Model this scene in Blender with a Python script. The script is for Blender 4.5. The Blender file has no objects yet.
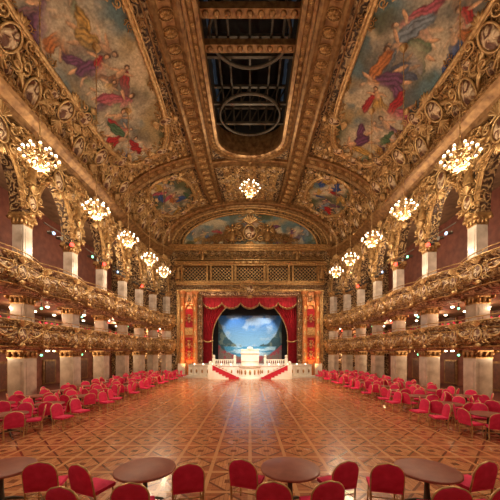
import bpy, math, random
import numpy as np
from mathutils import Vector, Matrix
random.seed(7)
sc=bpy.context.scene; COL=sc.collection
pi=math.pi
# ------------------------------------------------------------------ mesh builder
class MB:
    def __init__(s): s.v=[];s.f=[];s.m=[];s.sm=[]
    def add(s,vs,fs,mi=0,M=None,smooth=False):
        o=len(s.v)
        if M is not None: vs=[M@Vector(p) for p in vs]
        s.v.extend(tuple(p) for p in vs)
        for f in fs:
            s.f.append(tuple(i+o for i in f)); s.m.append(mi); s.sm.append(smooth)
    def box(s,x0,x1,y0,y1,z0,z1,mi=0,M=None):
        if x0>x1: x0,x1=x1,x0
        vs=[(x,y,z) for z in (z0,z1) for y in (y0,y1) for x in (x0,x1)]
        s.add(vs,[(0,2,3,1),(4,5,7,6),(0,1,5,4),(2,6,7,3),(0,4,6,2),(1,3,7,5)],mi,M)
    def grid(s,P,mi=0,smooth=True,cu=False,cv=False,M=None):
        nu=len(P);nv=len(P[0]);vs=[p for r in P for p in r];fs=[]
        for i in range(nu if cu else nu-1):
            for j in range(nv if cv else nv-1):
                a=(i%nu)*nv+j;b=((i+1)%nu)*nv+j
                a2=(i%nu)*nv+(j+1)%nv;b2=((i+1)%nu)*nv+(j+1)%nv
                fs.append((a,b,b2,a2))
        s.add(vs,fs,mi,M,smooth)
    def lathe(s,prof,n=16,mi=0,M=None,smooth=True):
        P=[[(r*math.cos(2*pi*j/n),r*math.sin(2*pi*j/n),z) for j in range(n)] for r,z in prof]
        s.grid(P,mi,smooth,cv=True,M=M)
        nv=n
        s.add(P[0],[tuple(range(n))[::-1]],mi,M); s.add(P[-1],[tuple(range(n))],mi,M)
    def tube(s,pts,rad,n=6,mi=0,M=None,closed=False,caps=True):
        pts=[Vector(p) for p in pts];k=len(pts)
        if not hasattr(rad,'__len__'): rad=[rad]*k
        P=[];ref=None
        for i in range(k):
            a=pts[(i-1)%k] if (closed or i>0) else pts[i]
            b=pts[(i+1)%k] if (closed or i<k-1) else pts[i]
            t=(b-a).normalized() if (b-a).length>1e-9 else Vector((0,0,1))
            if ref is None:
                ref=Vector((0,0,1)) if abs(t.z)<.9 else Vector((1,0,0))
            u=(ref-t*ref.dot(t)).normalized(); ref=u; w=t.cross(u)
            P.append([pts[i]+(u*math.cos(2*pi*j/n)+w*math.sin(2*pi*j/n))*rad[i] for j in range(n)])
        s.grid(P,mi,True,cu=closed,cv=True,M=M)
        if caps and not closed:
            s.add(P[0],[tuple(range(n))],mi,M); s.add(P[-1],[tuple(range(n))],mi,M)
    def ball(s,c,r,nu=8,nv=6,mi=0,M=None):
        if not hasattr(r,'__len__'): r=(r,r,r)
        P=[]
        for i in range(nv+1):
            a=pi*i/nv+1e-4*(i==0)-1e-4*(i==nv)
            P.append([(c[0]+r[0]*math.sin(a)*math.cos(2*pi*j/nu),c[1]+r[1]*math.sin(a)*math.sin(2*pi*j/nu),c[2]+r[2]*math.cos(a)) for j in range(nu)])
        s.grid(P,mi,True,cv=True,M=M)
    def mesh(s,name,mats):
        me=bpy.data.meshes.new(name); me.from_pydata(s.v,[],s.f)
        for m in mats: me.materials.append(m)
        me.polygons.foreach_set('material_index',s.m)
        me.polygons.foreach_set('use_smooth',s.sm); me.update()
        return me
    def obj(s,name,mats,parent=None,bevel=0,M=None):
        o=bpy.data.objects.new(name,s.mesh(name,mats)); COL.objects.link(o)
        if M is not None: o.matrix_world=M
        if parent: o.parent=parent
        if bevel:
            b=o.modifiers.new('bev','BEVEL'); b.width=bevel; b.segments=2; b.limit_method='ANGLE'
        return o
def inst(me,M,name,parent=None):
    o=bpy.data.objects.new(name,me); COL.objects.link(o); o.matrix_world=M
    if parent: o.parent=parent
    return o
def frame(p,x,y,z,s=1.0):
    x=Vector(x).normalized();y=Vector(y).normalized();z=Vector(z).normalized()
    if not hasattr(s,'__len__'): s=(s,s,s)
    M=Matrix.Identity(4)
    for i in range(3):
        M[i][0]=x[i]*s[0];M[i][1]=y[i]*s[1];M[i][2]=z[i]*s[2];M[i][3]=p[i]
    return M
# ------------------------------------------------------------------ materials
def newmat(name):
    m=bpy.data.materials.new(name); m.use_nodes=True
    nt=m.node_tree; return m,nt,nt.nodes['Principled BSDF']
def nd(nt,t,**k):
    n=nt.nodes.new(t)
    for a,b in k.items():
        if a in n.inputs: n.inputs[a].default_value=b
        else: setattr(n,a,b)
    return n
def coords(nt,gen='Object'):
    return nt.nodes.new('ShaderNodeTexCoord').outputs[gen]
def ramp(nt,fac,stops):
    r=nt.nodes.new('ShaderNodeValToRGB'); e=r.color_ramp.elements
    while len(e)<len(stops): e.new(.5)
    for i,(p,c) in enumerate(stops): e[i].position=p; e[i].color=(*c,1) if len(c)==3 else c
    nt.links.new(fac,r.inputs[0]); return r.outputs[0]
def simple(name,c1,c2,scale=5,rough=.5,metal=0,bump=0,coat=0):
    m,nt,b=newmat(name); v=coords(nt)
    n=nd(nt,'ShaderNodeTexNoise',Scale=scale,Detail=5.0); nt.links.new(v,n.inputs['Vector'])
    nt.links.new(ramp(nt,n.outputs[0],[(.3,c1),(.7,c2)]),b.inputs['Base Color'])
    b.inputs['Roughness'].default_value=rough; b.inputs['Metallic'].default_value=metal
    b.inputs['Coat Weight'].default_value=coat
    if bump:
        bp=nd(nt,'ShaderNodeBump',Strength=bump,Distance=.05); nt.links.new(n.outputs[0],bp.inputs['Height']); nt.links.new(bp.outputs[0],b.inputs['Normal'])
    return m
def emis(name,c,s):
    m,nt,b=newmat(name); b.inputs['Base Color'].default_value=(*c,1)
    b.inputs['Emission Color'].default_value=(*c,1); b.inputs['Emission Strength'].default_value=s; return m
GOLD=simple('gilding',(.22,.11,.04),(.60,.37,.15),5,.40,.6,.3)
GOLDB=simple('bright_gilding',(.36,.20,.075),(.80,.56,.27),6,.38,.55,.25)
GOLDD=simple('dark_gilding',(.14,.065,.025),(.38,.22,.09),3,.42,.55,.3)  # darker tone of the gilding
def filigree(name,ground,g1,g2,scale=2.2,metal=.5):
    m,nt,b=newmat(name); v=coords(nt)
    n=nd(nt,'ShaderNodeTexNoise',Scale=scale*.8,Detail=2.0); nt.links.new(v,n.inputs['Vector'])
    mx=nd(nt,'ShaderNodeVectorMath',operation='MULTIPLY_ADD'); nt.links.new(n.outputs['Color'],mx.inputs[0])
    mx.inputs[1].default_value=(.5,.5,.5); nt.links.new(v,mx.inputs[2])
    vo=nd(nt,'ShaderNodeTexVoronoi',feature='SMOOTH_F1',Scale=scale); nt.links.new(mx.outputs[0],vo.inputs['Vector'])
    mul=nd(nt,'ShaderNodeMath',operation='MULTIPLY'); nt.links.new(vo.outputs['Distance'],mul.inputs[0]); mul.inputs[1].default_value=20
    sn=nd(nt,'ShaderNodeMath',operation='SINE'); nt.links.new(mul.outputs[0],sn.inputs[0])
    vo2=nd(nt,'ShaderNodeTexVoronoi',feature='DISTANCE_TO_EDGE',Scale=scale*3.1); nt.links.new(mx.outputs[0],vo2.inputs['Vector'])
    ad=nd(nt,'ShaderNodeMath',operation='MULTIPLY_ADD'); nt.links.new(vo2.outputs['Distance'],ad.inputs[0]); ad.inputs[1].default_value=2.5
    nt.links.new(sn.outputs[0],ad.inputs[2])
    fac=nd(nt,'ShaderNodeMapRange'); nt.links.new(ad.outputs[0],fac.inputs[0]); fac.inputs[1].default_value=-.6; fac.inputs[2].default_value=1.5
    nt.links.new(ramp(nt,fac.outputs[0],[(.12,ground),(.42,g1),(.85,g2)]),b.inputs['Base Color'])
    mm=nd(nt,'ShaderNodeMath',operation='MULTIPLY'); nt.links.new(fac.outputs[0],mm.inputs[0]); mm.inputs[1].default_value=metal
    nt.links.new(mm.outputs[0],b.inputs['Metallic']); b.inputs['Roughness'].default_value=.42
    bp=nd(nt,'ShaderNodeBump',Strength=.8,Distance=.12); nt.links.new(fac.outputs[0],bp.inputs['Height']); nt.links.new(bp.outputs[0],b.inputs['Normal'])
    return m
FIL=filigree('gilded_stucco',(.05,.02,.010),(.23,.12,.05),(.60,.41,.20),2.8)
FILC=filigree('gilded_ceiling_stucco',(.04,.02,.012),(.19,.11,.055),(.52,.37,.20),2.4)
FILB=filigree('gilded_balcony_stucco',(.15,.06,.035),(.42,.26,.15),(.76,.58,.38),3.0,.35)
MARB=simple('cream_marble',(.38,.31,.25),(.68,.60,.52),1.7,.28,0,0,.3)
RED=simple('crimson_upholstery',(.60,.012,.075),(.80,.035,.15),6,.85)
VELV=simple('red_velvet',(.28,.004,.014),(.50,.012,.035),3,.7)
REDC=simple('red_stair_carpet',(.42,.008,.025),(.58,.015,.045),9,.85)
WHITE=simple('cream_white_paint',(.82,.77,.68),(.90,.87,.80),4,.4)
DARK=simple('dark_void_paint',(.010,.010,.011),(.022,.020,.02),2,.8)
STEEL=simple('dark_steel',(.05,.04,.03),(.11,.09,.065),3,.5,.3)
WALLM=simple('maroon_wall',(.13,.032,.022),(.24,.075,.045),2,.6)
SLABM=simple('balcony_plaster',(.16,.09,.05),(.30,.18,.10),2,.6)
TABLE=simple('mahogany',(.20,.05,.035),(.30,.09,.06),4,.5,0,0,.06)
DOORM=simple('dark_wood_panel',(.08,.03,.02),(.16,.06,.035),4,.4)
KEYS=simple('ivory_keys',(.7,.66,.55),(.85,.8,.7),20,.3)
BULB=emis('lamp_glass',(1,.84,.60),7)
LAMP=emis('soffit_lamp_glass',(1,.78,.48),12)
LR=emis('red_gel_lamp',(1,.03,.02),9); LG=emis('green_gel_lamp',(.2,1,.45),4); LB=emis('blue_gel_lamp',(.35,.6,1),4)
ORG=simple('orange_lit_gilding',(.50,.15,.05),(.80,.38,.15),5,.4,.3,.3)  # orange stage light on the gold columns, put into the base colour
def floormat():
    m,nt,b=newmat('parquet'); v=coords(nt)
    sx=nd(nt,'ShaderNodeSeparateXYZ'); nt.links.new(v,sx.inputs[0])
    def M(op,a,c,c2=None):
        n=nd(nt,'ShaderNodeMath',operation=op)
        for i,q in enumerate((a,c,c2)):
            if q is None: continue
            if isinstance(q,(int,float)): n.inputs[i].default_value=q
            else: nt.links.new(q,n.inputs[i])
        return n.outputs[0]
    c=1.0
    fx=M('ABSOLUTE',M('SUBTRACT',M('FRACT',M('DIVIDE',sx.outputs[0],c),0),.5),0)
    fy=M('ABSOLUTE',M('SUBTRACT',M('FRACT',M('DIVIDE',sx.outputs[1],c),0),.5),0)
    mxx=M('MAXIMUM',fx,fy); sm=M('ADD',fx,fy)
    border=M('GREATER_THAN',mxx,.45)
    line2=M('MULTIPLY',M('GREATER_THAN',sm,.44),M('LESS_THAN',sm,.52))
    dia=M('LESS_THAN',sm,.44); core=M('LESS_THAN',mxx,.09)
    def brick(rot,c1,c2,mo):
        mp=nd(nt,'ShaderNodeMapping'); mp.inputs['Rotation'].default_value=(0,0,rot); nt.links.new(v,mp.inputs[0])
        br=nd(nt,'ShaderNodeTexBrick',Scale=1.0); nt.links.new(mp.outputs[0],br.inputs['Vector'])
        br.inputs['Brick Width'].default_value=.42; br.inputs['Row Height'].default_value=.09; br.inputs['Mortar Size'].default_value=.004
        br.inputs['Color1'].default_value=c1; br.inputs['Color2'].default_value=c2; br.inputs['Mortar'].default_value=mo; return br.outputs[0]
    b1=brick(0,(.34,.105,.045,1),(.50,.18,.08,1),(.15,.045,.02,1))
    b2=brick(pi/2,(.48,.19,.085,1),(.62,.28,.13,1),(.2,.07,.03,1))
    def mix(f,a,bb):
        n=nd(nt,'ShaderNodeMix',data_type='RGBA'); nt.links.new(f,n.inputs[0])
        for i,q in ((6,a),(7,bb)):
            if isinstance(q,tuple): n.inputs[i].default_value=(*q,1)
            else: nt.links.new(q,n.inputs[i])
        return n.outputs[2]
    c1=mix(dia,b1,b2); c2=mix(line2,c1,(.17,.05,.022)); c3=mix(border,c2,(.62,.30,.14)); c4=mix(core,c3,(.20,.06,.025))
    no=nd(nt,'ShaderNodeTexNoise',Scale=.5,Detail=4.0); nt.links.new(v,no.inputs['Vector'])
    r=nd(nt,'ShaderNodeMapRange'); nt.links.new(no.outputs[0],r.inputs[0]); r.inputs[3].default_value=.18; r.inputs[4].default_value=.34
    nt.links.new(c4,b.inputs['Base Color']); nt.links.new(r.outputs[0],b.inputs['Roughness'])
    b.inputs['Coat Weight'].default_value=.3; b.inputs['Coat Roughness'].default_value=.14
    return m
FLOOR=floormat()
CARPET=simple('dark_red_carpet',(.08,.014,.011),(.14,.03,.018),8,.9)
m,nt,b=newmat('fresco_paint'); a=nd(nt,'ShaderNodeAttribute',attribute_name='Col')
nn=nd(nt,'ShaderNodeTexNoise',Scale=7.0,Detail=6.0); nt.links.new(coords(nt),nn.inputs['Vector'])
hs=nd(nt,'ShaderNodeHueSaturation'); rr=nd(nt,'ShaderNodeMapRange'); nt.links.new(nn.outputs[0],rr.inputs[0]); rr.inputs[1].default_value=.3; rr.inputs[2].default_value=.7; rr.inputs[3].default_value=.65; rr.inputs[4].default_value=1.2
nt.links.new(rr.outputs[0],hs.inputs['Value']); nt.links.new(a.outputs['Color'],hs.inputs['Color']); nt.links.new(hs.outputs[0],b.inputs['Base Color'])
b.inputs['Roughness'].default_value=.6; FRESCO=m
# ------------------------------------------------------------------ hall plan
EYE=3.0
KY=[-9.2,-5.0,-.8,3.4,7.6,11.8,16.0,20.3,24.5,28.5,32.2,35.0,37.2,38.6]
KX=[13,13,13,13,13,13,13,13,13,12.98,12.75,12.15,10.9,9.6]
NB=11
def cr(A,t):
    i=int(math.floor(t)); i=max(0,min(NB-1,i)); f=t-i
    p0,p1,p2,p3=A[i],A[i+1],A[i+2],A[i+3]
    return .5*((2*p1)+(-p0+p2)*f+(2*p0-5*p1+4*p2-p3)*f*f+(-p0+3*p1-3*p2+p3)*f**3)
def PT(t): return -cr(KX,t),cr(KY,t)
def WN(t,side):
    x0,y0=PT(max(0,t-.02)); x1,y1=PT(min(NB,t+.02))
    T=Vector((x1-x0,y1-y0,0)).normalized(); N=Vector((T.y,-T.x,0))
    if side>0: T.x*=-1;N.x*=-1
    return T,N
def W(t,n,z,side):
    x,y=PT(t)
    if side>0: x=-x
    T,N=WN(t,side); return Vector((x+N.x*n,y+N.y*n,z))
ts=[i/16 for i in range(NB*16+1)]
pys=np.array([PT(t)[1] for t in ts]); pxs=np.array([-PT(t)[0] for t in ts])
def halfw(y): return float(np.interp(y,pys,pxs))
ZS=16.6; ZR=6.0
def VP(y,th,off=0):
    w=halfw(y); n=Vector((-math.sin(th)/w,0,-math.cos(th)/ZR)).normalized()
    return Vector((w*math.sin(th),y,ZS+ZR*math.cos(th)))+n*off
def VM(y,th,s,rot=0,off=0.03):
    n=(VP(y,th,1)-VP(y,th,0)).normalized(); Y=Vector((0,1,0)); X=Y.cross(n).normalized()
    c,q=math.cos(rot),math.sin(rot)
    return frame(VP(y,th,off),X*c+Y*q,Y*c-X*q,n,s)
# ------------------------------------------------------------------ ornament library
def spiral(cx,cy,r0,r1,a0,turns,n=18,flip=1):
    return [(cx+flip*(r0+(r1-r0)*i/n)*math.cos(a0+turns*2*pi*i/n),cy+(r0+(r1-r0)*i/n)*math.sin(a0+turns*2*pi*i/n),.05) for i in range(n+1)]
def leaf(mb,x,y,a,l,w,mi=0,h=.06):
    M=Matrix.Translation((x,y,.03))@Matrix.Rotation(a,4,'Z')
    mb.ball((l/2,0,0),(l/2,w,h),6,4,mi,M)
o=MB()
for f in (1,-1):
    p=spiral(.30,.05,.03,.2,0,1.5,14,1); p=[(f*x,y,z) for x,y,z in p]+[(f*.02,-.25,.05)]
    o.tube(p,[.02]*7+[.027]*8+[.018],5)
    p=spiral(.42,-.24,.015,.09,pi,-1.2,9,1); o.tube([(f*x,y,z-.01) for x,y,z in p],.016,4)
    p=spiral(.10,.33,.012,.07,0,1.2,8,1); o.tube([(f*x,y,z-.01) for x,y,z in p],.015,4)
    o.ball((f*.3,.05,.05),.04,6,4)
    for k in range(4): leaf(o,f*(.10+.11*k),-.2+.03*k,(-.9+.35*k) if f>0 else pi+.9-.35*k,.18,.028)
    for k in range(3): leaf(o,f*(.2+.1*k),.26-.03*k,(1.5-.4*k) if f>0 else pi-1.5+.4*k,.2,.028)
for k in range(7): leaf(o,0,.0,pi/2+(k-3)*.33,.40-.04*abs(k-3),.026)
S_SCROLL=o.mesh('scrollwork',[GOLD])
o=MB()
for k in range(8): leaf(o,.06*math.cos(k*pi/4),.06*math.sin(k*pi/4),k*pi/4,.34,.08,0,.07)
for k in range(8): leaf(o,0,0,k*pi/4+pi/8,.46,.04,0,.04)
o.ball((0,0,.06),(.12,.12,.1)); o.tube([(.5*math.cos(i*pi/8),.5*math.sin(i*pi/8),.03) for i in range(16)],.03,5,closed=True)
S_ROS=o.mesh('rosette',[GOLD])
o=MB()
o.ball((0,0,.03),(.22,.30,.10),12,8,1)
o.tube([(.25*math.cos(i*pi/10),.34*math.sin(i*pi/10),.07) for i in range(20)],.03,5,closed=True)
for f in (1,-1):
    for g,yy in ((1,.28),(-1,-.3)):
        p=spiral(.42,yy,.03,.16,0 if g>0 else pi,1.3*g,14); o.tube([(f*x,y,z+.03) for x,y,z in p],.025,5)
        leaf(o,f*.5,yy*.5,(.1*g) if f>0 else pi-.1*g,.3,.035); leaf(o,f*.4,yy*.9,(.6*g) if f>0 else pi-.6*g,.3,.03)
for k in range(7):
    a=pi/2+(k-3)*.3; o.tube([(0,.38,.08),(.34*math.cos(a),.38+.34*math.sin(a),.12)],[.02,.045],5)
for k in range(5): leaf(o,0,-.38,-pi/2+(k-2)*.4,.3,.04)
S_CAR=o.mesh('cartouche',[GOLDB,FILB])
o=MB()
pts=[(-.5+i/14,-.32*(1-((i-7)/7)**2),.06) for i in range(15)]
o.tube(pts,[.022+.028*math.sin(pi*i/14)+.01*(i%2) for i in range(15)],7)
for f in (1,-1):
    o.ball((f*.5,0,.07),.06,7,5); leaf(o,f*.5,0,-pi/2,.38,.035); leaf(o,f*.5,0,-pi/2+.4*f,.25,.03)
S_SWAG=o.mesh('swag',[GOLDB])
o=MB()
o.tube([(0,0,.9),(0,.02,1.1),(0,.03,1.3),(0,0,1.48),(0,0,1.56)],[.17,.14,.18,.12,.06],10)
o.ball((0,.03,1.68),(.10,.12,.13),10,8)
for f in (1,-1):
    o.tube([(f*.16,0,1.42),(f*.36,.08,1.30 if f>0 else 1.6),(f*.42,.22,1.5 if f>0 else 1.85)],[.07,.055,.035],7)
    o.tube([(f*.09,0,.92),(f*.14,.18,.55),(f*.12,.06,.1)],[.12,.09,.05],8)
    o.ball((f*.13,.16,.05),(.05,.12,.05))
    for k in range(5): o.tube([(f*.06,-.1,1.38),(f*(.45+.06*k),-.16,1.75-.2*k)],[.05,.07],5)
o.tube([(0,.02,.95),(0,.06,.6),(.05,.02,.25)],[.2,.24,.3],10)
tmp=o.obj('tmpfig',[GOLD]); r=tmp.modifiers.new('r','REMESH'); r.mode='VOXEL'; r.voxel_size=.035; r.use_smooth_shade=True
dg=bpy.context.evaluated_depsgraph_get(); S_FIG=bpy.data.meshes.new_from_object(tmp.evaluated_get(dg)); S_FIG.name='winged_figure'
bpy.data.objects.remove(tmp)
# ------------------------------------------------------------------ shell
o=MB(); o.box(-18.6,18.6,-5.2,43.4,-.3,0); floor=o.obj('floor',[FLOOR])
for sd in (-1,1):
    o=MB(); L=[];R=[]
    for t in ts: L.append(W(t,-.6,.012,sd)); R.append(Vector((sd*18.38,PT(t)[1],.012)))
    o.grid([L,R],0,False); o.obj('carpet',[CARPET],floor)
o=MB(); o.box(-18.9,-18.4,-5.2,44,0,24); o.obj('wall_left',[WALLM])
o=MB(); o.box(18.4,18.9,-5.2,44,0,24); o.obj('wall_right',[WALLM])
o=MB(); o.box(-18.4,18.4,-5.6,-5.1,0,24)
wf=o.obj('wall_front',[FIL])
YB=37.2
o=MB()
o.box(-18.4,-6.3,YB,YB+.6,0,24); o.box(6.3,18.4,YB,YB+.6,0,24); o.box(-6.3,6.3,YB,YB+.6,10.9,24); o.box(-6.3,6.3,YB,YB+.6,0,1.45)
wb=o.obj('wall_back',[FIL])
SLW=3.0; SY0=5.0; SY1=27.6
def inslot(x,y,g=0):
    if y<SY0-g or abs(x)>SLW+g: return False
    yc=SY1-SLW*.8
    if y<yc: return True
    return ((y-yc)/(SLW*.8+g))**2+(x/(SLW+g))**2<1
o=MB(); ths=[-pi/2+pi*i/160 for i in range(161)]
vy=list(np.arange(-5.1,37.25,.3))+[37.25]
vs=[VP(y,th) for y in vy for th in ths]; fs=[]
for i in range(len(vy)-1):
    for j in range(160):
        cx=(vs[i*161+j]+vs[(i+1)*161+j+1])/2
        if inslot(cx.x,cx.y): continue
        fs.append((i*161+j,i*161+j+1,(i+1)*161+j+1,(i+1)*161+j))
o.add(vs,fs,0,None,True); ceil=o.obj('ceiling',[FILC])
def slotpath(g):
    pts=[]; yc=SY1-SLW*.8; X=SLW+g
    for y in np.arange(SY0,yc,.6): pts.append((-X,y))
    for i in range(25):
        a=pi-pi*i/24; pts.append((X*math.cos(a),yc+(SLW*.8+g)*math.sin(a)))
    for y in np.arange(yc-.3,SY0-.1,-.6): pts.append((X,y))
    return pts
def onv(x,y,off): return VP(y,math.asin(max(-1,min(1,x/halfw(y)))),off)
o=MB()
prof=[(-.12,-1.6),(-.12,.05),(-.05,.28),(.2,.35),(.3,.2),(.5,.2),(.6,.38),(.8,.36),(.85,.0)]
P=[[onv(x,y,off) for x,y in slotpath(g)] for g,off in prof]
o.grid(P,0,False)
slot=o.obj('skylight_frame',[GOLDD],ceil)
sp=slotpath(.4)
for i in range(1,len(sp)-1,1):
    x,y=sp[i]; inst(S_ROS,VM(y,math.asin(x/halfw(y)),.36,0,.24),'rosette',ceil)
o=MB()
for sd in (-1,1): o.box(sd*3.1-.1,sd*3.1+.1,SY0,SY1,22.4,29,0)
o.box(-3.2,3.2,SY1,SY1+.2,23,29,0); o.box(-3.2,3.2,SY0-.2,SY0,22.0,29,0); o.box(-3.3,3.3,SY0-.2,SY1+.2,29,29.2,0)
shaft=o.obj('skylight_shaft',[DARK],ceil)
o=MB()
for y in (9.5,13.0,14.0,16.2,19.5,23.2,25.2):
    for z in (23.6,25.0): o.box(-3,3,y-.09,y+.09,z-.1,z+.1)
    for k in range(8): 
        x0=-3+.75*k; o.tube([(x0,y,23.6),(x0+.75,y,25.0)],.06,4); o.tube([(x0,y,25.0),(x0,y,23.6)],.05,4)
for x in (-2.3,-1.5,0,1.5,2.3): o.box(x-.07,x+.07,SY0,SY1,24.9,25.1)
for yc in (18,24.2):
    o.tube([(2.6*math.cos(i*pi/16),yc+2.1*math.sin(i*pi/16),23.4) for i in range(32)],.12,6,closed=True)
o.obj('roof_truss',[STEEL],ceil)
o=MB()
for y in (16.3,18.2):
    o.box(-3.05,3.05,y-.25,y+.25,22.7,23.1)
    for k in range(9): o.ball((-2.6+.65*k,y,22.68),(.2,.2,.12))
o.obj('skylight_crossbeam',[GOLDD],ceil)
o=MB()
for sd in (-1,1):
    for k in range(8): o.box(sd*2.95-.03,sd*2.95+.03,8+2.4*k,9.9+2.4*k,25.6,27.4)
m,nt,b=newmat('dusk_glass'); b.inputs['Base Color'].default_value=(.05,.07,.1,1); b.inputs['Roughness'].default_value=.1
b.inputs['Emission Color'].default_value=(.25,.35,.5,1); b.inputs['Emission Strength'].default_value=.04
o.obj('window_1',[m],ceil)
o=MB()
bp=[(.300,0),(.300,.3),(.318,.42),(.335,.3),(.345,.18),(.405,.18),(.415,.3),(.430,.42),(.447,.3),(.452,0)]
for sd in (-1,1):
    ys=list(np.arange(-5,37.2,.6))+[37.2]
    o.grid([[VP(y,sd*th,of) for y in ys] for th,of in bp],0,False)
    for th,r in ((.475,.07),(1.10,.09),(.29,.06)):
        o.tube([VP(y,sd*th,.05) for y in ys],r,5)
def trib(y,w,t0,t1,h=.35):
    for sd in (-1,1):
        tt=[t0+(t1-t0)*i/24 for i in range(25)]
        o.grid([[VP(y+dy*w,sd*t,of) for t in tt] for dy,of in ((-.5,0),(-.5,h*.8),(-.38,h),(-.3,h*.4),(.3,h*.4),(.38,h),(.5,h*.8),(.5,0))],0,False)
trib(27.6,1.5,.45,1.56); trib(8.6,1.3,.45,1.56); trib(36.5,1.3,0.0,1.56,.5); trib(28.6,.9,0.0,.3)
band=o.obj('ceiling_rib',[GOLDD],ceil)
for sd in (-1,1):
    for y in np.arange(-4.5,36,.92):
        inst(S_ROS,VM(y,sd*.375,(.95,.62,1),0,.2),'rosette',ceil)
    for yy in (27.6,8.6,36.5):
        for th in np.arange(.5,1.5,.085): inst(S_ROS,VM(yy,sd*th,.72,0,.16),'rosette',ceil)
MUR=[(17.7,7.9,.815,.275,3.2,11),(32.2,3.3,.80,.25,2.4,23),(1.8,5.6,.815,.26,3.0,31)]
def inmural(y,th,g):
    for yc,L,tc,dt,n,s in MUR:
        if (abs(y-yc)/(L+g))**n+(abs(th-tc)/(dt+g*.1))**n<1: return True
    return False
k=0
for y in np.arange(-4.3,36,.86):
    for th in (.02,.11,.20,.515,.59,.66,.73,.80,.87,.94,1.01,1.08,1.17,1.26,1.36,1.46):
        for sd in (-1,1):
            if y<6 and (k%2): k+=1; continue
            if th<.3 and (inslot(halfw(y)*math.sin(th),y,1.3)): continue
            if inmural(y,th,.35) or min(abs(y-27.6),abs(y-8.6),abs(y-36.5))<.8: continue
            k+=1
            sz=1.05
            if k%5==0 or k%7==0: inst(S_CAR,VM(y,sd*th,sz,pi/2*sd if th>.3 else 0,.02),'cartouche',ceil)
            else: inst(S_SCROLL,VM(y,sd*th,sz*1.05,(pi/2*sd)+(pi if k%2 else 0),.02),'scrollwork',ceil)
# murals -----------------------------------------------------------
def vnoise(x,y,seed):
    r=np.random.default_rng(seed); G=r.random((64,64)); xi=np.floor(x).astype(int);yi=np.floor(y).astype(int)
    fx=x-xi;fy=y-yi; fx=fx*fx*(3-2*fx);fy=fy*fy*(3-2*fy)
    g=lambda a,b:G[a%64,b%64]
    return (g(xi,yi)*(1-fx)+g(xi+1,yi)*fx)*(1-fy)+(g(xi,yi+1)*(1-fx)+g(xi+1,yi+1)*fx)*fy
def fbm(x,y,seed): return sum(vnoise(x*2**k,y*2**k,seed+k)*.5**(k+1) for k in range(4))/.9375
def sstep(a,b,x): t=np.clip((x-a)/(b-a),0,1); return t*t*(3-2*t)
def mixc(c,k,f): return c*(1-f[...,None])+np.array(k)*f[...,None]
def paint_fig(A,B,seed,n,La,Lb,scale=1.0,up=-pi/2):
    rn=np.random.default_rng(seed)
    f1=fbm(A*.35,B*.5,seed);f2=fbm(A*.7+9,B*.8,seed+5)
    c=np.zeros(A.shape+(3,))+np.array((.36,.27,.13))
    c=mixc(c,(.10,.18,.20),sstep(.38,.56,f1)); c=mixc(c,(.62,.50,.31),sstep(.50,.68,f2)); c=mixc(c,(.075,.085,.035),sstep(.48,.66,fbm(A*.5+30,B*.5,seed+9))*.9)
    wx=(fbm(A*2,B*2,seed+20)-.5)*.5; wy=(fbm(A*2+7,B*2,seed+21)-.5)*.5
    X=A+wx;Y=B+wy; X2=A+wx*.35;Y2=B+wy*.35
    dr=[(.42,.015,.02),(.04,.09,.28),(.50,.17,.04),(.60,.53,.38),(.44,.09,.13),(.07,.15,.07),(.55,.33,.08),(.16,.05,.13),(.22,.28,.34)]
    tex=fbm(A*3,B*3,seed+40)
    def put(cx,cy,a,rx,ry,colr,kind,kk):
        nonlocal c
        xx=(X if kind else X2)-cx; yy=(Y if kind else Y2)-cy
        u=(xx*math.cos(a)+yy*math.sin(a))/rx; v=(-xx*math.sin(a)+yy*math.cos(a))/ry
        r=np.sqrt(u*u+v*v); mk=1-sstep(.85,1.04,r)
        if kind==1: sh=.35+.8*np.abs(np.sin(5*v+2.0*u+3*f2+kk))
        elif kind==2: sh=.7+.5*tex
        else: sh=.98-.45*v
        sh=sh*(1-.6*sstep(.65,.98,r)*(kind!=2))*(.75+.5*tex)
        if kind==2: mk=(1-sstep(.5,1.05,r))*.7
        c=c*(1-mk[...,None])+(np.array(colr)*np.clip(sh,.1,1.5)[...,None])*mk[...,None]
    for k in range(n):
        q=-1+2*(k+.5)/n; cx=q*.88*La+rn.uniform(-.3,.3); cy=(.42*math.sin(q*6+seed)+rn.uniform(-.42,.42))*Lb; a=up+rn.uniform(-1.0,1.0); s=rn.uniform(.8,1.2)*scale
        ca,sa=math.cos(a),math.sin(a)
        def at(dx,dy): return cx+s*(dx*ca-dy*sa),cy+s*(dx*sa+dy*ca)
        put(*at(-.3,.1),a+.3,1.9*s,1.2*s,(.64,.53,.36) if k%2 else (.10,.10,.09),2,k)
        d=dr[rn.integers(len(dr))]; d2=dr[rn.integers(len(dr))]; f=1 if rn.random()<.5 else -1
        put(*at(-.15,f*.6),a-.7*f,.85*s,.26*s,d2,1,k+3)
        put(*at(-.7,-f*.45),a+.9*f,.6*s,.25*s,d,1,k+5)
        fl=(.64,.38,.21)
        put(*at(-1.0,-f*.20),a+.15*f,.42*s,.10*s,fl,0,k); put(*at(-.85,f*.28),a-.35*f,.45*s,.10*s,fl,0,k)
        put(*at(-.45,0),a+.08*f,.62*s,.34*s,d,1,k)
        put(*at(.18,0),a,.34*s,.19*s,fl if k%2 else d2,0 if k%2 else 1,k)
        put(*at(.40,f*.34),a+1.0*f,.30*s,.075*s,fl,0,k); put(*at(.15,-f*.32),a-2.2*f,.30*s,.075*s,fl,0,k)
        put(*at(.63,.01),a,.16*s,.14*s,(.10,.04,.015),0,k); put(*at(.60,f*.03),a,.105*s,.09*s,fl,0,k)
    return np.clip(c,0,1)
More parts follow.
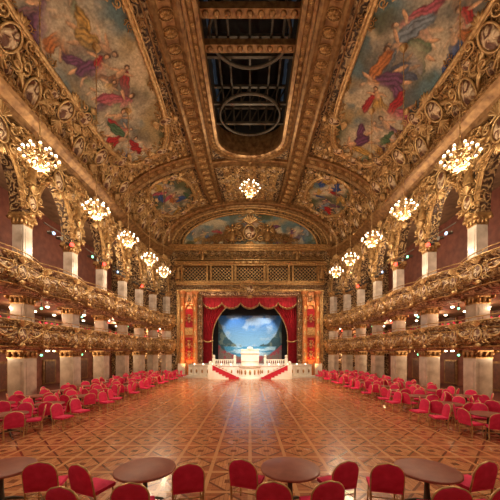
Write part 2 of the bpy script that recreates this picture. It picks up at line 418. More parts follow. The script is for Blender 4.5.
def colmesh(name,P,C,parent=None):
    nu,nv=P.shape[:2]; me=bpy.data.meshes.new(name)
    idx=np.arange(nu*nv).reshape(nu,nv)
    F=np.stack([idx[:-1,:-1],idx[1:,:-1],idx[1:,1:],idx[:-1,1:]],-1).reshape(-1,4)
    me.from_pydata(P.reshape(-1,3).tolist(),[],F.tolist())
    at=me.color_attributes.new('Col','FLOAT_COLOR','POINT')
    at.data.foreach_set('color',np.concatenate([C.reshape(-1,3),np.ones((nu*nv,1))],1).astype(np.float32).ravel())
    me.materials.append(FRESCO); me.polygons.foreach_set('use_smooth',[True]*len(F)); me.update()
    ob=bpy.data.objects.new(name,me); COL.objects.link(ob)
    if parent: ob.parent=parent
    return ob
fr=MB()
for yc,L,tc,dt,n,seed in MUR:
    for sd in (-1,1):
        nu=int(L*2/.05); nv=110
        p,q=np.meshgrid(np.linspace(-1,1,nu),np.linspace(-1,1,nv),indexing='ij')
        r=np.maximum(abs(p),abs(q)); N=(abs(p)**n+abs(q)**n)**(1/n)+1e-9; a=p*r/N; b2=q*r/N
        A=a*L;B=b2*dt*10
        C=paint_fig(A,B,seed+(50 if sd>0 else 0),int(L*2.4),L,dt*10,1.3 if L>5 else 1.0)
        P=np.zeros(A.shape+(3,))
        for i in range(A.shape[0]):
            for j in range(A.shape[1]):
                P[i,j]=VP(yc+A[i,j],sd*(tc+b2[i,j]*dt),.06)
        colmesh('ceiling_fresco',P,C,ceil)
        for g,rr_ in ((1.0,.15),(1.035,.08)):
            pts=[]
            K=90
            for i in range(K):
                an=2*pi*i/K; ca,sa=math.cos(an),math.sin(an)
                x=math.copysign(abs(ca)**(2/n),ca);yv=math.copysign(abs(sa)**(2/n),sa)
                pts.append(VP(yc+x*L*g,sd*(tc+yv*dt*(g+.03*(g>1))),.12))
            fr.tube(pts,rr_,6,closed=True)
        K=int(L*4.4)
        for i in range(K):
            an=2*pi*i/K; ca,sa=math.cos(an),math.sin(an)
            x=math.copysign(abs(ca)**(2/n),ca);yv=math.copysign(abs(sa)**(2/n),sa)
            inst(S_SCROLL if i%4 else S_CAR,VM(yc+x*L*1.01,sd*(tc+yv*dt*1.03),1.0 if i%4 else 1.5,random.choice((0,pi/2,pi)) if i%4 else pi/2*sd,.1),'scrollwork',ceil)
for sd in (-1,1):
    for i in range(NB):
        pts=[]
        for k2 in range(13):
            u=k2/12; t=i+u; y=PT(t)[1]; pts.append(VP(y,sd*(1.55-.36*math.sin(pi*u)**.7),.12))
        fr.tube(pts,.14,6)
        y=PT(i+.5)[1]; inst(S_CAR,VM(y,sd*1.2,2.0,pi/2*sd,.15),'cartouche',ceil)
        y=PT(i)[1]
        if i: inst(S_CAR,VM(y,sd*1.36,(1.9,2.6,2),pi/2*sd,.15),'cartouche',ceil)
fr.obj('fresco_frame',[GOLDB],ceil)
# ------------------------------------------------------------------ side walls
def stage_box(o,z0,z1,w):
    o.box(-w*.62,w*.62,-w*.62,w*.62,z0,z0+.22,0); o.box(-w*.55,w*.55,-w*.55,w*.55,z0+.22,z0+.36,1)
    o.box(-w/2,w/2,-w/2,w/2,z0+.36,z1-.62,0)
    for f in (-1,1):
        o.box(-w*.32,w*.32,f*(w/2)-.02,f*(w/2)+.02,z0+.6,z1-.85,0)
        o.box(f*(w/2)-.02,f*(w/2)+.02,-w*.32,w*.32,z0+.6,z1-.85,0)
    o.box(-w*.53,w*.53,-w*.53,w*.53,z1-.66,z1-.58,1)
    for k3,(q,zz) in enumerate(((.50,.58),(.56,.44),(.64,.3),(.70,.16))): o.box(-w*q,w*q,-w*q,w*q,z1-zz,z1-zz+.16,1)
    for a in (-1,1):
        for b3 in (-1,1): o.ball((a*w*.62,b3*w*.62,z1-.25),(.15,.15,.15),7,5,1)
    for a in range(3):
        for f in (-1,1):
            o.ball((-w*.35+a*w*.35,f*w*.58,z1-.42),(.12,.07,.2),6,4,1); o.ball((f*w*.58,-w*.35+a*w*.35,z1-.42),(.07,.12,.2),6,4,1)
o=MB(); stage_box(o,0,3.3,.92); stage_box(o,3.62,6.35,.78)
stage_box(o,6.7,10.8,.64)
PIL=o.mesh('marble_pillar',[MARB,GOLD])
LEV=((3.1,1.5),(6.1,1.75))
for sd in (-1,1):
    for i in range(0,NB+1):
        T,N=WN(i,sd); p=W(i,0 if i<NB else .05,0,sd)
        if i==0: p.y+=.6
        if i==NB: p.y-=.75
        inst(PIL,frame(p,T,N,(0,0,1)) if T.cross(N).z>0 else frame(p,-T,N,(0,0,1)),'marble_pillar')
    for li,(z0,h) in enumerate(LEV):
        o=MB()
        tt=[i/12 for i in range(NB*12+1)]
        bul=lambda t:.5*abs(math.sin(pi*t))**.8
        prof=[(-1.2,.02),(-.5,0),(-.1,.03),(.05,.1),(.08,.2),(.22,.28),(.32,.42),(.30,.58),(.18,.70),(.10,.76),(.12,.80),(.24,.84),(.28,.92),(.20,.98),(.0,1.0),(-.12,1.0),(-.12,.3),(-1.2,.3)]
        o.grid([[W(t,.9+bul(t)*(.0 if n<-1 else 1)+n,z0+z*h,sd) for t in tt] for n,z in prof],0,True)
        A=[W(t,-.1,z0+.02*h,sd) for t in tt]; Bq=[Vector((sd*18.38,PT(t)[1],z0+.02*h)) for t in tt]
        A2=[W(t,-.1,z0+.3*h,sd) for t in tt]; B2=[Vector((sd*18.38,PT(t)[1],z0+.3*h)) for t in tt]
        o.grid([A,Bq],1,False); o.grid([A2,B2],1,False)
        for zz,nn2,r in ((.12,.12,.05),(.25,.22,.025),(.72,.2,.045),(.97,.22,.06),(1.14,.05,.03)):
            o.tube([W(t,.9+bul(t)+nn2,z0+zz*h,sd) for t in tt],r,6,2)
        for t in [i/4 for i in range(NB*4+1)]:
            p=W(t,.95+bul(t),z0+h,sd); o.tube([p,p+Vector((0,0,.14*h))],.02,4,2)
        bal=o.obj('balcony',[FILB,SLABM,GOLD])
        for i in range(NB):
            ol=[(.5,S_CAR,(1.1,1.0,1),.5),(.29,S_SWAG,(1.1,1.0,1),.66),(.71,S_SWAG,(1.1,1.0,1),.66),(.03,S_CAR,(.9,1.1,1.3),.5),(.98,S_CAR,(.7,1.0,1.2),.48)]
            if i>=4:
                ol+=[(u,S_SCROLL,(.55,.55,.8),.38) for u in (.13,.23,.33,.67,.77,.87)]+[(u,S_SCROLL,(.5,.3,.6),.89) for u in (.08,.2,.32,.44,.56,.68,.8,.92)]+[(u,S_SCROLL,(.5,.35,.6),.14) for u in (.1,.26,.42,.58,.74,.9)]
            for u,me,s,zz in ol:
                t=i+u; T,N=WN(t,sd); X=Vector((0,0,1)).cross(N)
                inst(me,frame(W(t,.9+bul(t)+(.27 if zz>.2 else .1),z0+zz*h,sd),X,(0,0,1),N,s),'relief',bal)
        o=MB()
        for row,n in enumerate((-.9,-1.9,-2.9)):
            for t in np.arange(.2,NB-.6,.16):
                if abs(t%1)<.1 or t%1>.9: continue
                p=W(t,n,z0+.3*h+.02+row*.25,sd); T,N=WN(t,sd); X=Vector((0,0,1)).cross(N)
                M=frame(p,X,N,(0,0,1)); o.box(-.22,.22,-.25,.2,.15,.45,0,M); o.ball((0,-.25,.80),(.25,.09,.52),8,6,0,M); o.box(-.18,.18,-.2,.15,-.25*row,.15,1,M)
        o.obj('theatre_seat_row',[RED,DARK],bal)
    o=MB(); ZT=16.6
    us=[(0,10.8),(.11,10.8)]+[(.5-.39*math.cos(pi*k4/16),11.0+2.9*math.sin(pi*k4/16)) for k4 in range(17)]+[(.89,10.8),(1,10.8)]
    for i in range(NB):
        F=[W(i+u,.35,z,sd) for u,z in us];B4=[W(i+u,-.35,z,sd) for u,z in us]
        F2=[W(i+u,.35,ZT,sd) for u,z in us];B5=[W(i+u,-.35,ZT,sd) for u,z in us]
        o.grid([B5,B4,F,F2],0,False)
        for n,r,q in ((.38,.11,1.0),(.42,.06,1.09),(.40,.04,.93)):
            o.tube([W(i+.5-.39*q*math.cos(pi*k4/16),n,11.0+2.9*q*math.sin(pi*k4/16),sd) for k4 in range(17)],r,6,1)
    tt=[i/8 for i in range(NB*8+1)]
    o.grid([[W(t,n,z,sd) for t in tt] for n,z in ((.3,15.3),(.5,15.35),(.55,15.5),(.45,15.6),(.6,15.8),(.95,16.05),(1.1,16.2),(1.12,16.45),(.9,16.6),(-.05,16.7))],3,False)
    o.grid([[W(t,n,z,sd) for t in tt] for n,z in ((.35,14.35),(.5,14.4),(.55,14.55),(.35,14.65))],3,False)
    o.grid([[W(t,-.3,15.2,sd) for t in tt],[Vector((sd*18.38,PT(t)[1],15.2)) for t in tt]],2,False)
    arc=o.obj('arcade',[FIL,GOLD,SLABM,GOLDD])
    for i in range(NB):
        def put(me,u,n,z,s,nm,rot=0):
            t=i+u; T,N=WN(t,sd); X=Vector((0,0,1)).cross(N); U=Vector((0,0,1)); c,q=math.cos(rot),math.sin(rot)
            inst(me,frame(W(t,n,z,sd),X*c+U*q,U*c-X*q,N,s),nm,arc)
        put(S_CAR,.5,.5,14.1,(1.7,1.8,2),'keystone')
        for f in (-1,1):
            put(S_SCROLL,.5+f*.22,.42,14.05,1.2,'spandrel_scroll',f*-.4)
            put(S_SCROLL,.5+f*.36,.42,13.3,1.2,'spandrel_scroll',f*-.8)
            put(S_SCROLL,.5+f*.43,.42,12.1,1.0,'spandrel_scroll',pi/2*f)
            put(S_SWAG,.5+f*.15,.5,15.15,(1.2,1,1.2),'swag'); put(S_SWAG,.5+f*.42,.5,15.15,(1,1,1.2),'swag')
            put(S_ROS,.5+f*.28,.42,14.95,.7,'rosette')
            put(S_CAR,.5+f*.40,.42,14.0,1.0,'spandrel_cartouche',f*-.5)
        for u in (.08,.2,.32,.44,.56,.68,.8,.92): put(S_SCROLL,u,1.1,16.3,(.55,.4,.8),'frieze')
        if i:
            t=i;T,N=WN(t,sd); X=Vector((0,0,1)).cross(N)
            inst(S_FIG,frame(W(t,.45,12.3,sd),X*-1,N,(0,0,1),(1.05,.9,1.15)),'winged_figure',arc)
            inst(S_CAR,frame(W(t,.45,11.5,sd),X,(0,0,1),N,(1.2,1.3,2)),'console',arc)
            for f in (-1,1): inst(S_SCROLL,frame(W(t+f*.03,.5,14.9,sd),X,(0,0,1),N,(1.2,1.2,2)),'console',arc)
    o=MB()
    for i in range(NB):
        for u in (.25,.75):
            for z in (3.08,6.08):
                for n in (-.9,-3.4):
                    o.ball(W(i+u,n,z,sd),(.12,.12,.06),8,5)
    o.obj('soffit_lamps',[LAMP],arc)
    o=MB()
    for y in np.arange(-3,36,2.6):
        for z in (.1,4.2,7.6):
            x=sd*18.38; o.box(x,x-sd*.08,y-.8,y+.8,z,z+2.2,1)
            x2=x-sd*.08; o.box(x2,x2-sd*.05,y-.6,y+.6,z+.15,z+2.05,0)
    o.obj('wall_panelling',[DOORM,GOLDD])
    o=MB()
    for i in range(5,NB):
        for u,mi in ((.34,1 if i%2 else 3),(.52,0),(.74,2 if i in (5,6,8) else 0)):
            p=W(i+u,.75,10.45,sd); T,N=WN(i+u,sd)
            M=frame(p,Vector((0,0,1)).cross(N),(0,0,1),N); o.tube([(0,0,-.35),(0,-.05,0)],[.1,.14],8,0,M)
            if mi==2: o.ball((0,-.10,.05),(.13,.13,.13),8,6,mi,M)
            elif mi: o.ball((0,-.05,.02),(.10,.10,.06),8,5,mi if i<8 else 0,M)
        o.tube([W(i+.2+.06*k5,.6,10.8,sd) for k5 in range(11)],.04,5,0)
        for z in (5.75,2.8):
            p=W(i+.4,-.2,z,sd); o.ball(p,(.07,.07,.07),8,6,2 if (i+int(z))%3==0 else 3)
            o.tube([p,p+Vector((0,0,.36))],.03,5,0)
    o.obj('stage_spotlight_bar',[STEEL,LB,LR,LG],arc)
# ------------------------------------------------------------------ stage end wall
o=MB(); Y=YB
nu,nv=260,90
uu,vv=np.meshgrid(np.linspace(-1,1,nu),np.linspace(0,1,nv),indexing='ij')
X9=uu*8.9; top=17.1+4.3*np.sqrt(np.clip(1-uu*uu,0,1)); Z9=17.1+(top-17.1)*vv
C=paint_fig(X9,Z9-19,77,17,9,1.6,.9,pi/2); C=mixc(C,(.20,.25,.25),sstep(.4,.6,fbm(X9*.5,Z9*.5,3))*.35)
colmesh('lunette_fresco',np.stack([X9,np.full_like(X9,Y-.06),Z9],-1),C,wb)
for g,r in ((1.0,.16),(1.06,.1),(1.16,.18)):
    o.tube([(8.9*g*math.cos(pi*i/40),Y-.15,17.1+4.3*g*math.sin(pi*i/40)) for i in range(41)],r,6)
for z0,z1,d,hw in ((16.3,16.5,.5,10.6),(16.5,16.8,.7,10.6),(16.8,17.0,.9,10.6),(14.25,14.5,.8,9.8),(14.5,14.75,1.0,9.8),(15.1,15.2,.4,9.8),(10.9,11.15,.7,9.6),(11.7,11.9,.8,9.6),(11.9,12.2,1.05,9.6)):
    o.box(-hw,hw,Y-d,Y+.05,z0,z1)
o.box(-9.5,9.5,Y-.5,Y,11.15,11.7,1)
for a,b_ in ((-8.9,-5.6),(-5.1,-2.3),(-1.9,1.9),(2.3,5.1),(5.6,8.9)):
    o.box(a,b_,Y-.16,Y-.1,12.25,14.2,3)
    for q in (a,b_): o.box(q-.14,q+.14,Y-.7,Y,12.2,14.25,0)
    w=b_-a
    nn3=int(w/.46)
    for k in range(-4,nn3+1):
        for f in (1,-1):
            x0,x1=a+k*.46,a+k*.46+1.85; z0,z1=12.3,14.15
            if x0<a: z0+= (a-x0); x0=a
            if x1>b_: z1-=(x1-b_); x1=b_
            if x1-x0<.05: continue
            if f<0: x0,x1=a+b_-x0,a+b_-x1
            o.tube([(x0,Y-.3,z0),(x1,Y-.3,z1)],.05,4,6)
for sd in (-1,1):
    o.box(sd*6.3,sd*6.9,Y-.35,Y+.1,1.5,10.9,1)
    o.box(sd*9.2,sd*9.6,Y-.5,Y,0,10.9,0)
    o.box(sd*6.9,sd*9.2,Y-.2,Y,0,10.9,4)
    for x in (7.15,8.85):
        M=Matrix.Translation((sd*x,Y-.65,0))
        o.box(-.45,.45,-.45,.45,0,1.5,2,M)
        o.lathe([(.42,1.5),(.42,1.65),(.34,1.75),(.36,2.0),(.33,2.1),(.33,4.5),(.36,4.6),(.33,4.7),(.28,9.9),(.34,9.95),(.30,10.1),(.46,10.7),(.5,10.75),(.5,10.9)],16,4,M)
        for k in range(8): o.ball((.36*math.cos(k*pi/4),.36*math.sin(k*pi/4),10.35),(.1,.1,.25),6,4,0,M)
        for zz in (2.6,3.8,5.4,7.0,8.6): o.ball((0,-.3,zz),(.2,.08,.4),8,6,6,M)
    M=Matrix.Translation((sd*8.0,Y-.3,0))
    o.box(-.6,.6,-.3,.1,5.2,6.2,0,M); o.box(-.5,.5,-.02,.12,6.2,8.7,5,M); o.box(-.5,.5,-.02,.12,2.0,4.9,5,M)
    o.tube([(-.5,-.05,8.6),(-.35,-.05,9.1),(0,-.05,9.3),(.35,-.05,9.1),(.5,-.05,8.6)],.1,6,0,M)
o.box(-6.3,6.3,Y-.4,Y+.2,10.45,10.9,1)
pros=o.obj('proscenium_arch',[GOLD,FILB,WHITE,DARK,ORG,VELV,GOLDB])
def wput(me,x,z,s,nm,rot=0,d=.2):
    c,q=math.cos(rot),math.sin(rot); Xv=Vector((1,0,0));U=Vector((0,0,1))
    inst(me,frame((x,Y-d,z),Xv*c+U*q,U*c-Xv*q,(0,-1,0),s),nm,pros)
for x in np.arange(-9.2,9.3,.8): wput(S_SCROLL,x,11.42,(.75,.55,1),'frieze',0,.55); wput(S_SCROLL,x,15.6,(.9,1.0,1.2),'frieze',pi,.1); wput(S_ROS,x,14.62,(.4,.25,.5),'frieze',0,1.0)
for x in np.arange(-10,10.1,1.0): wput(S_CAR,x,16.0,(.7,.5,1),'frieze',0,.3)
for i in range(31):
    a=pi*i/30; wput(S_ROS,8.9*1.11*math.cos(a),17.1+4.3*1.11*math.sin(a),.6,'rosette',0,.12)
    if i%2: wput(S_SCROLL,8.9*1.26*math.cos(a),17.1+4.3*1.25*math.sin(a),1.1,'scrollwork',a-pi/2,.1)
for f in (-1,1):
    for z in (2.6,4.0,7.4,9.9): wput(S_CAR,f*8.0,z,(.9,.8,1),'cartouche',0,.35)
    for z in np.arange(2.2,10.4,.9): wput(S_SCROLL,f*6.6,z,(.55,.8,1),'scrollwork',0,.36)
wput(S_CAR,0,18.7,(3.4,2.8,4),'crest',0,.2); wput(S_CAR,0,20.6,(2,1.4,3),'crest',0,.2)
for f in (-1,1):
    for x,z,s,r in ((1.9,18.2,2.6,-.2),(3.4,17.9,2.2,-.3),(4.7,17.8,1.8,-.4),(1.6,19.3,1.6,.5),(5.8,17.6,1.2,0),(2.7,18.9,1.5,.3)): wput(S_SCROLL,f*x,z,s,'crest_scroll',f*r,.15); wput(S_SCROLL,f*x*.9,z+.1,(s*.7,s*.7,s*1.4),'crest_scroll',f*r+.6,.25)
    inst(S_FIG,frame((f*2.3,Y-.5,17.1),(-1,0,0),(0,-1,0),(0,0,1),1.5),'winged_figure',pros)
    inst(S_FIG,frame((f*6.2,Y-.6,14.75),(-1,0,0),(0,-1,0),(0,0,1),1.0),'winged_figure',pros)
    inst(S_FIG,frame((f*9.4,Y-.6,12.2),(-1,0,0),(0,-1,0),(0,0,1),1.3),'winged_figure',pros)
wput(S_CAR,0,11.1,(2.2,1.8,2.5),'crest',0,.8)
for f in (-1,1): wput(S_SWAG,f*1.6,11.5,(1.8,1.2,1.5),'swag',0,.8)
# ------------------------------------------------------------------ stage house
o=MB(); o.box(-9,9,YB+.6,43.2,1.2,1.45); o.obj('stage_floor',[TABLE])
o=MB(); o.box(-9,9,43.2,43.4,0,14); o.box(-9.2,-9,YB+.6,43.4,0,14); o.box(9,9.2,YB+.6,43.4,0,14); o.box(-9.2,9.2,YB+.6,43.4,14,14.2); o.obj('stage_house_wall',[DARK])
nu,nv=180,130
uu,vv=np.meshgrid(np.linspace(-1,1,nu),np.linspace(0,1,nv),indexing='ij')
C=np.zeros(uu.shape+(3,))+np.array((.28,.56,.78)); C=mixc(C,(.04,.20,.58),sstep(.40,1,vv))
C=mixc(C,(.58,.72,.80),sstep(.54,.68,fbm(uu*2.2+4,vv*4,8))*.6)
m2=.30+.62*np.abs(uu)**2.6+.20*(fbm(uu*5+9,uu*0+3,14)-.5); rk=1-sstep(-.01,.012,vv-m2)
C=mixc(C,(.05,.12,.14),rk); C=mixc(C,(.20,.26,.20),rk*sstep(.5,.6,fbm(uu*9,vv*9,33)))
sea=(1-sstep(.33,.345,vv))*(1-sstep(.0,.05,np.abs(uu)-.8+.6*(.33-vv)))
C=mixc(C,(.08,.38,.60),sea); C=mixc(C,(.55,.80,.9),sea*sstep(.5,.6,fbm(uu*3,vv*30,6)))
C=mixc(C,(.30,.22,.18),(1-sstep(0,.02,vv-.10-.25*np.abs(uu)**3+.05*(fbm(uu*6,vv*6,5)-.5))))
C=mixc(C,(.50,.10,.12),(1-sstep(0,.02,vv-.12-.25*np.abs(uu)**3))*sstep(.55,.62,fbm(uu*9,vv*9,15)))
colmesh('painted_backdrop',np.stack([uu*4.75,np.full_like(uu,42.0),1.46+vv*7.0],-1),C)
o=MB()
for sd in (-1,1): o.box(sd*4.75,sd*8,41.6,41.7,1.46,13)
o.box(-8,8,41.5,41.6,8.4,13.5); o.obj('stage_masking',[DARK])
o=MB()
for sd in (-1,1):
    def xin(z):
        f=(z-1.5)/(10.6-1.5)
        return 5.15 if f<.35 else 5.15-3.6*((f-.35)/.65)**2.2
    P=[]
    for k in range(60):
        u=k/59; row=[]
        for j in range(30):
            z=1.5+9.1*j/29; xi=xin(z); x=6.4+(xi-6.4)*u; row.append((sd*x,38.3+.13*math.sin(u*44+z*.3),z))
        P.append(row)
    o.grid(P,0); o.tube([(p[0],p[1]-.12,p[2]) for p in P[-1]],.07,6,1)
    o.tube([(sd*(6.4+(5.0-6.4)*u),38.1,4.6-.25*math.sin(pi*u)) for u in np.linspace(0,1,8)],.1,6,1)
P=[]
for k in range(161):
    x=-6.3+12.6*k/160; sc2=abs(math.sin((x+6.3)/12.6*pi*5)); zb=9.75-.75*sc2**.6-.1
    P.append([(x,37.55+.09*math.sin(k*1.1)*(j/8),10.9+(zb-10.9)*j/8) for j in range(9)])
o.grid(P,0); o.tube([(p[-1][0],p[-1][1]-.05,p[-1][2]) for p in P],.06,6,1)
for k in range(0,161,1): p=P[k][-1]; o.tube([(p[0],p[1],p[2]),(p[0],p[1],p[2]-.2)],[.02,.03],4,1)
o.tube([(p[0][0],p[0][1]-.12,10.35) for p in P],.04,6,1)
o.obj('stage_curtain',[VELV,GOLDB])
# apron
o=MB()
def yf(x): return 32.0+1.6*(abs(x)/7.4)**2.5
xs=[-7.4+14.8*i/40 for i in range(41)]
A=[(x,yf(x),0) for x in xs];B6=[(x,yf(x),1.36) for x in xs];B7=[(x,yf(x)-.1,1.38) for x in xs];B8=[(x,yf(x)-.1,1.5) for x in xs];D=[(x,YB-.6,1.5) for x in xs]
o.grid([A,B6,B7,B8,D],0,False)
for sd in (-1,1): o.box(sd*7.4,sd*7.3,yf(7.4),YB-.6,0,1.5)
for x in np.arange(-7,7.1,.7):
    o.box(x-.26,x+.26,yf(x)-.05,yf(x)+.1,.3,1.2,0); o.ball((x,yf(x)-.07,.75),(.1,.05,.22),8,6,1)
o.grid([[(x*1.1,yf(x)-.45,0) for x in xs],[(x*1.1,yf(x)-.45,.2) for x in xs],[(x*1.1,yf(x)+.5,.2) for x in xs]],0,False)
M=Matrix.Translation((0,31.9,0)); o.lathe([(1.25,0),(1.25,.15),(1.15,.2),(1.15,1.35),(1.28,1.42),(1.28,1.52),(1.0,1.53),(1.0,1.95),(1.08,2.0),(0.01,2.0)],28,0,M,False)
o.tube([(1.2*math.cos(a),31.9+1.2*math.sin(a),1.25) for a in np.linspace(pi,2*pi,20)],.04,6,1)
for a in np.linspace(pi+.2,2*pi-.2,7): o.ball((1.15*math.cos(a),31.9+1.15*math.sin(a),.75),(.12,.12,.3),8,6,1)
for sd in (-1,1):
    n=8
    for k in range(n):
        x0=1.25+(k)*.36; x1=x0+.36; z=1.5*(k+1)/(n)
        o.box(sd*x0,sd*x1,30.75,32.05,0,max(.02,z-.55),0); o.box(sd*x0,sd*x1,30.7,32.05,max(.02,z-.55),z,2)
    o.tube([(sd*1.3,30.68,.28),(sd*(1.25+n*.36),30.68,1.62)],.05,6,0)
    o.box(sd*4.13,sd*4.6,30.7,32.1,0,1.6,0)
    o.ball((sd*4.37,31.0,1.8),.2,10,8,0)
apron=o.obj('stage_apron',[WHITE,GOLD,REDC])
o=MB()
for x in np.arange(-6.6,6.7,1.1):
    if abs(x)>1.5: o.ball((x,yf(x)+.12,1.58),(.08,.08,.08),8,6)
o.obj('footlights',[emis('footlight_glass',(1,.85,.62),4)],apron)
o=MB()
for sd in (-1,1):
    for x in np.arange(1.9,4.2,.25): o.lathe([(.05,0),(.08,.1),(.04,.25),(.08,.4),(.05,.5)],8,0,Matrix.Translation((sd*x,33.3,1.5)))
    o.box(sd*1.8,sd*4.3,33.2,33.4,2.0,2.12)
    for x in (1.8,4.3): o.box(sd*x-.15,sd*x+.15,33.15,33.45,1.5,2.35); o.ball((sd*x,33.3,2.5),.17)
o.obj('balustrade',[WHITE],apron)
o=MB()
o.box(-1.15,1.15,.15,.95,0,.95); o.box(-1.25,1.25,.1,1.0,.95,1.03)
for sd in (-1,1):
    o.box(sd*1.15,sd*.85,-.55,.2,0,.72); o.tube([(sd*1.0,-.55,.35),(sd*1.0,-.7,.1)],[.12,.18],8)
    P=[[(sd*(.62+.5*math.sin(a)),.75-.6*math.cos(a),z) for a in np.linspace(0,pi*.5,8)] for z in (.95,1.35)]
    o.grid(P)
P=[[ (1.18*math.cos(a),.45+.5*math.sin(a),z) for a in np.linspace(0,pi,24)] for z in (1.0,1.45)]
o.grid(P); o.tube([(1.18*math.cos(a),.45+.5*math.sin(a),1.47) for a in np.linspace(0,pi,24)],.06,6,0)
P=[[(1.1*math.cos(a),.45+.44*math.sin(a),z) for a in np.linspace(0,pi,24)] for z in (1.0,1.45)]; o.grid(P)
for k in range(3): o.box(-.7,.7,-.35+.2*k,.0+.2*k,.72+.1*k,.78+.1*k,2)
o.box(-.65,.65,-.95,-.6,.45,.53)
for sd in (-1,1): o.box(sd*.6-.04,sd*.6+.04,-.93,-.62,0,.45)
o.tube([(-1.2,1.0,.9),(1.2,1.0,.9)],.03,6,1); o.ball((0,.95,1.6),(.4,.1,.25),10,8,0)
for x in (-.75,0,.75): o.box(x-.28,x+.28,.95,.98,.15,.75,0)
o.obj('organ_console',[WHITE,GOLD,KEYS],None,.01,Matrix.Translation((0,31.9,2.005))@Matrix.Rotation(pi,4,'Z')@Matrix.Scale(.86,4))
# ------------------------------------------------------------------ chandeliers
def chand(R,chain,tiers=((10,.95,-.15,.08),(7,.58,.32,.07),(5,.5,-.6,.065))):
    o=MB()
    o.lathe([(.02,-.9*R),(.10*R,-.8*R),(.16*R,-.65*R),(.05*R,-.5*R),(.12*R,-.3*R),(.2*R,-.1*R),(.07*R,.1*R),(.05*R,.5*R),(.12*R,.65*R),(.04*R,.8*R),(.02,1.2*R)],12,0)
    for (n,r,z,b) in tiers:
        o.tube([(r*.62*R*math.cos(2*pi*i/24),r*.62*R*math.sin(2*pi*i/24),(z-.1)*R) for i in range(24)],.03*R,5,0,closed=True)
        for i in range(n):
            a=2*pi*i/n; c,s=math.cos(a),math.sin(a)
            o.tube([(.08*R*c,.08*R*s,(z+.05)*R),(.45*r*R*c,.45*r*R*s,(z-.2)*R),(.85*r*R*c,.85*r*R*s,(z-.2)*R),(r*R*c,r*R*s,(z)*R)],.03*R,4,0)
            o.lathe([(.03*R,0),(.1*R,.03*R),(.1*R,.05*R)],8,0,Matrix.Translation((r*R*c,r*R*s,z*R)))
            o.ball((r*R*c,r*R*s,z*R+.05*R+b*R),(b*R,b*R,b*R*1.2),8,6,1)
    o.tube([(0,0,1.15*R),(0,0,chain)],.018,5,0)
    z=1.2*R
    while z<chain-.3: o.ball((0,0,z),(.04,.04,.07),6,4,0); z+=.3
    o.lathe([(.05,chain-.3),(.2,chain-.1),(.25,chain)],10,0)
    return o.mesh('chandelier',[GOLDB,BULB])
CH1=chand(.72,9.45); CH2=chand(1.05,2.75); CH3=chand(.42,1.7,((5,.8,-.15,.22),))
def plight(name,loc,e,c,r=.12,parent=None):
    L=bpy.data.lights.new(name,'POINT'); L.energy=e; L.color=c; L.shadow_soft_size=r
    ob=bpy.data.objects.new(name,L); ob.location=loc; COL.objects.link(ob); return ob
WARM=(1,.79,.53)
for sd in (-1,1):
    for y in (-.6,3.6,7.8,12.0,16.4,20.7,25.1,29.2):  # pairs nearest the camera are out of view, added to light the foreground chairs
        inst(CH1,Matrix.Translation((sd*9.0,y,11.4)),'chandelier')
        plight('chandelier_light',(sd*9.0,y,11.4-.95),480,WARM,.1)
inst(CH2,Matrix.Translation((0,28.6,19.75)),'chandelier'); plight('chandelier_light',(0,28.6,18.3),600,WARM,.1)
for sd in (-1,1):
    for i in range(4,NB):
        p=W(i+.5,-1.2,13.4,sd); inst(CH3,Matrix.Translation(p),'pendant_lamp')
        if i%2: plight('pendant_light',p-Vector((0,0,.55)),200,WARM,.1)
        if i in (4,5,6,8,10):
            for z in (2.7,5.7): plight('soffit_light',W(i+.5,-1.8,z,sd),150,(1,.66,.38),.1)
def spot(name,loc,tgt,e,c,ang=60,r=.2):
    L=bpy.data.lights.new(name,'SPOT'); L.energy=e;L.color=c;L.spot_size=math.radians(ang);L.spot_blend=.6;L.shadow_soft_size=r
    ob=bpy.data.objects.new(name,L); ob.location=loc; ob.rotation_euler=(Vector(tgt)-Vector(loc)).to_track_quat('-Z','Y').to_euler(); COL.objects.link(ob)
for x in (-3,3): spot('backdrop_light',(x,39.2,9.6),(x*.4,42,4),900,(.8,.93,1),80)
spot('backdrop_light',(0,39.2,2.0),(0,42,5),300,(.8,.93,1),110)
for sd in (-1,1):
    spot('proscenium_uplight',(sd*8,35.0,.3),(sd*8,37.2,5),700,(1,.38,.11),75)
    spot('proscenium_downlight',(sd*8,35.4,10.8),(sd*8,37.2,5),380,(1,.42,.13),75)
    spot('curtain_light',(sd*5,34.0,13.5),(sd*4,38.3,5),900,(1,.6,.4),50)
    spot('apron_light',(sd*11,16,10.5),(sd*1,33,1.5),6500,(1,.90,.74),22)
    spot('floor_light',(sd*12.3,22,10.6),(sd*-2,25,0),4200,(1,.60,.32),80)
spot('organ_light',(0,20,21.5),(0,32.5,2),9000,(1,.95,.88),15)
# ------------------------------------------------------------------ chairs & tables
o=MB()
def backshape(u,v,h):
    w=.235*(1 if v<.5 else math.sqrt(max(0,1-((v-.5)/.5)**2.4))*.97+.03)
    y=-.22-.10*v; return (u*w,y+h,.44+.53*v)
for h in (.045,-.035):
    P=[[backshape(u,v,h*(1-.55*max(abs(u)**4,abs(2*v-1)**6))) for v in np.linspace(0,1,15)] for u in np.linspace(-1,1,9)]
    o.grid(P,0)
edge=[backshape(-1,v,0) for v in np.linspace(0,1,16)]+[backshape(1,v,0) for v in np.linspace(1,0,16)]
o.tube([(-.225,-.20,.02),(-.235,-.205,.40)]+edge+[(.235,-.205,.40),(.225,-.20,.02)],.018,6,1)
o.grid([[(.23*u*(1-.04*v*v),.23*v,.47+.03*(1-max(abs(u),abs(v))**4)) for v in np.linspace(-1,1,9)] for u in np.linspace(-1,1,9)],0)
o.box(-.235,.235,-.235,.235,.41,.475,0)
o.tube([(-.2,.2,.42),(-.215,.23,.0)],.014,6,1); o.tube([(.2,.2,.42),(.215,.23,.0)],.014,6,1)
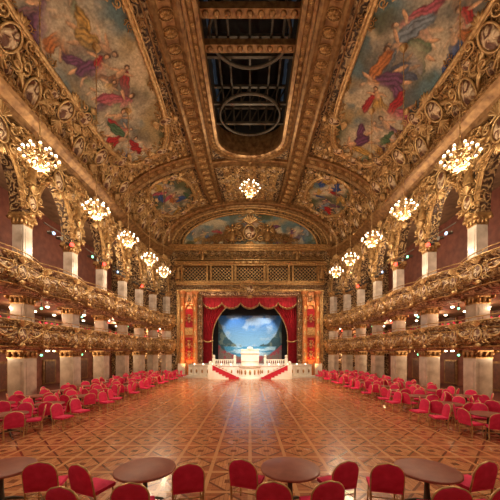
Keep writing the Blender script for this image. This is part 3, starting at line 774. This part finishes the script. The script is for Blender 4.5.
o.tube([(-.225,-.2,.22),(-.21,.21,.22)],.01,5,1); o.tube([(.225,-.2,.22),(.21,.21,.22)],.01,5,1); o.tube([(-.225,-.2,.3),(.225,-.2,.3)],.01,5,1)
CHAIR=o.mesh('banquet_chair',[RED,GOLDB])
o=MB(); o.lathe([(.54,.70),(.57,.715),(.57,.745),(.55,.755),(.001,.756)],32,0); o.lathe([(.05,.70),(.04,.6),(.05,.3),(.07,.1)],12,1)
for k in range(4):
    a=k*pi/2+pi/4; o.tube([(0,0,.14),(.2*math.cos(a),.2*math.sin(a),.1),(.38*math.cos(a),.38*math.sin(a),.02)],[.04,.03,.02],6,1)
TAB=o.mesh('round_table',[TABLE,STEEL])
def chair(x,y,ang,s=1.0): inst(CHAIR,Matrix.Translation((x,y,0))@Matrix.Rotation(ang,4,'Z')@Matrix.Diagonal((1.14*s,1.05,s,1)),'banquet_chair')
def face(x,y,tx,ty,bias=0):
    a=math.atan2(ty-y,tx-x)-pi/2
    a=(a+pi)%(2*pi)-pi
    return a*(1-bias)
T4=[(-4.85,5.45),(-2.03,5.43),(.78,5.45),(3.4,5.38),(6.0,5.5)]
for x,y in T4: inst(TAB,Matrix.Translation((x,y,0)),'round_table')
for x,y,k,bi in ((-3.92,5.42,0,.85),(-2.78,4.5,1,.8),(-2.95,5.3,1,.75),(-1.9,4.62,1,0),(-1.18,5.36,1,.85),(-.04,5.55,2,.8),(.42,4.66,2,.6),(1.17,4.68,2,.6),(1.68,5.46,2,.8),(2.56,5.36,3,.85),(3.08,4.5,3,.6),(4.28,5.46,3,.85),(3.8,4.52,3,.6),(5.2,5.3,4,.8),(-5.6,5.3,0,.7),(-4.7,4.6,0,.6),(6.2,4.6,4,.6)):
    chair(x,y,face(x,y,*T4[k],bi),1.02)
for sd in (-1,1):
    for j,y in enumerate(np.arange(10.2,35.5,2.1)):
        for xr in (8.75,11.05):
            if y>33 and xr<10: continue
            x=xr+random.uniform(-.08,.08)
            if x+1.1>halfw(y)-.55: continue
            inst(TAB,Matrix.Translation((sd*x,y,0)),'round_table')
            a0=random.uniform(0,1.2); n=6 if random.random()<.5 else 5
            for k in range(n):
                a=a0+2*pi*k/n+random.uniform(-.06,.06); r=.74
                cx,cy=sd*x+r*math.cos(a),y+r*math.sin(a); chair(cx,cy,face(cx,cy,sd*x,y)+random.uniform(-.12,.12))
    for y in np.arange(11,31,1.1):
        if int(y*10)%3: chair(sd*(7.35+random.uniform(-.1,.1)),y,(pi/2 if sd>0 else -pi/2)+random.uniform(-.3,.3))
# ------------------------------------------------------------------ world, camera
w=bpy.data.worlds.new('World'); sc.world=w; w.use_nodes=True
w.node_tree.nodes['Background'].inputs[0].default_value=(.05,.06,.09,1); w.node_tree.nodes['Background'].inputs[1].default_value=.3
cam=bpy.data.cameras.new('Camera'); co=bpy.data.objects.new('Camera',cam); COL.objects.link(co)
co.location=(0,0,EYE); co.rotation_euler=(pi/2,0,0); cam.sensor_width=36; cam.lens=280/500*36; cam.shift_y=.204; cam.clip_start=.05
sc.camera=co
sc.view_settings.view_transform='Standard'
sc.view_settings.exposure=0.0
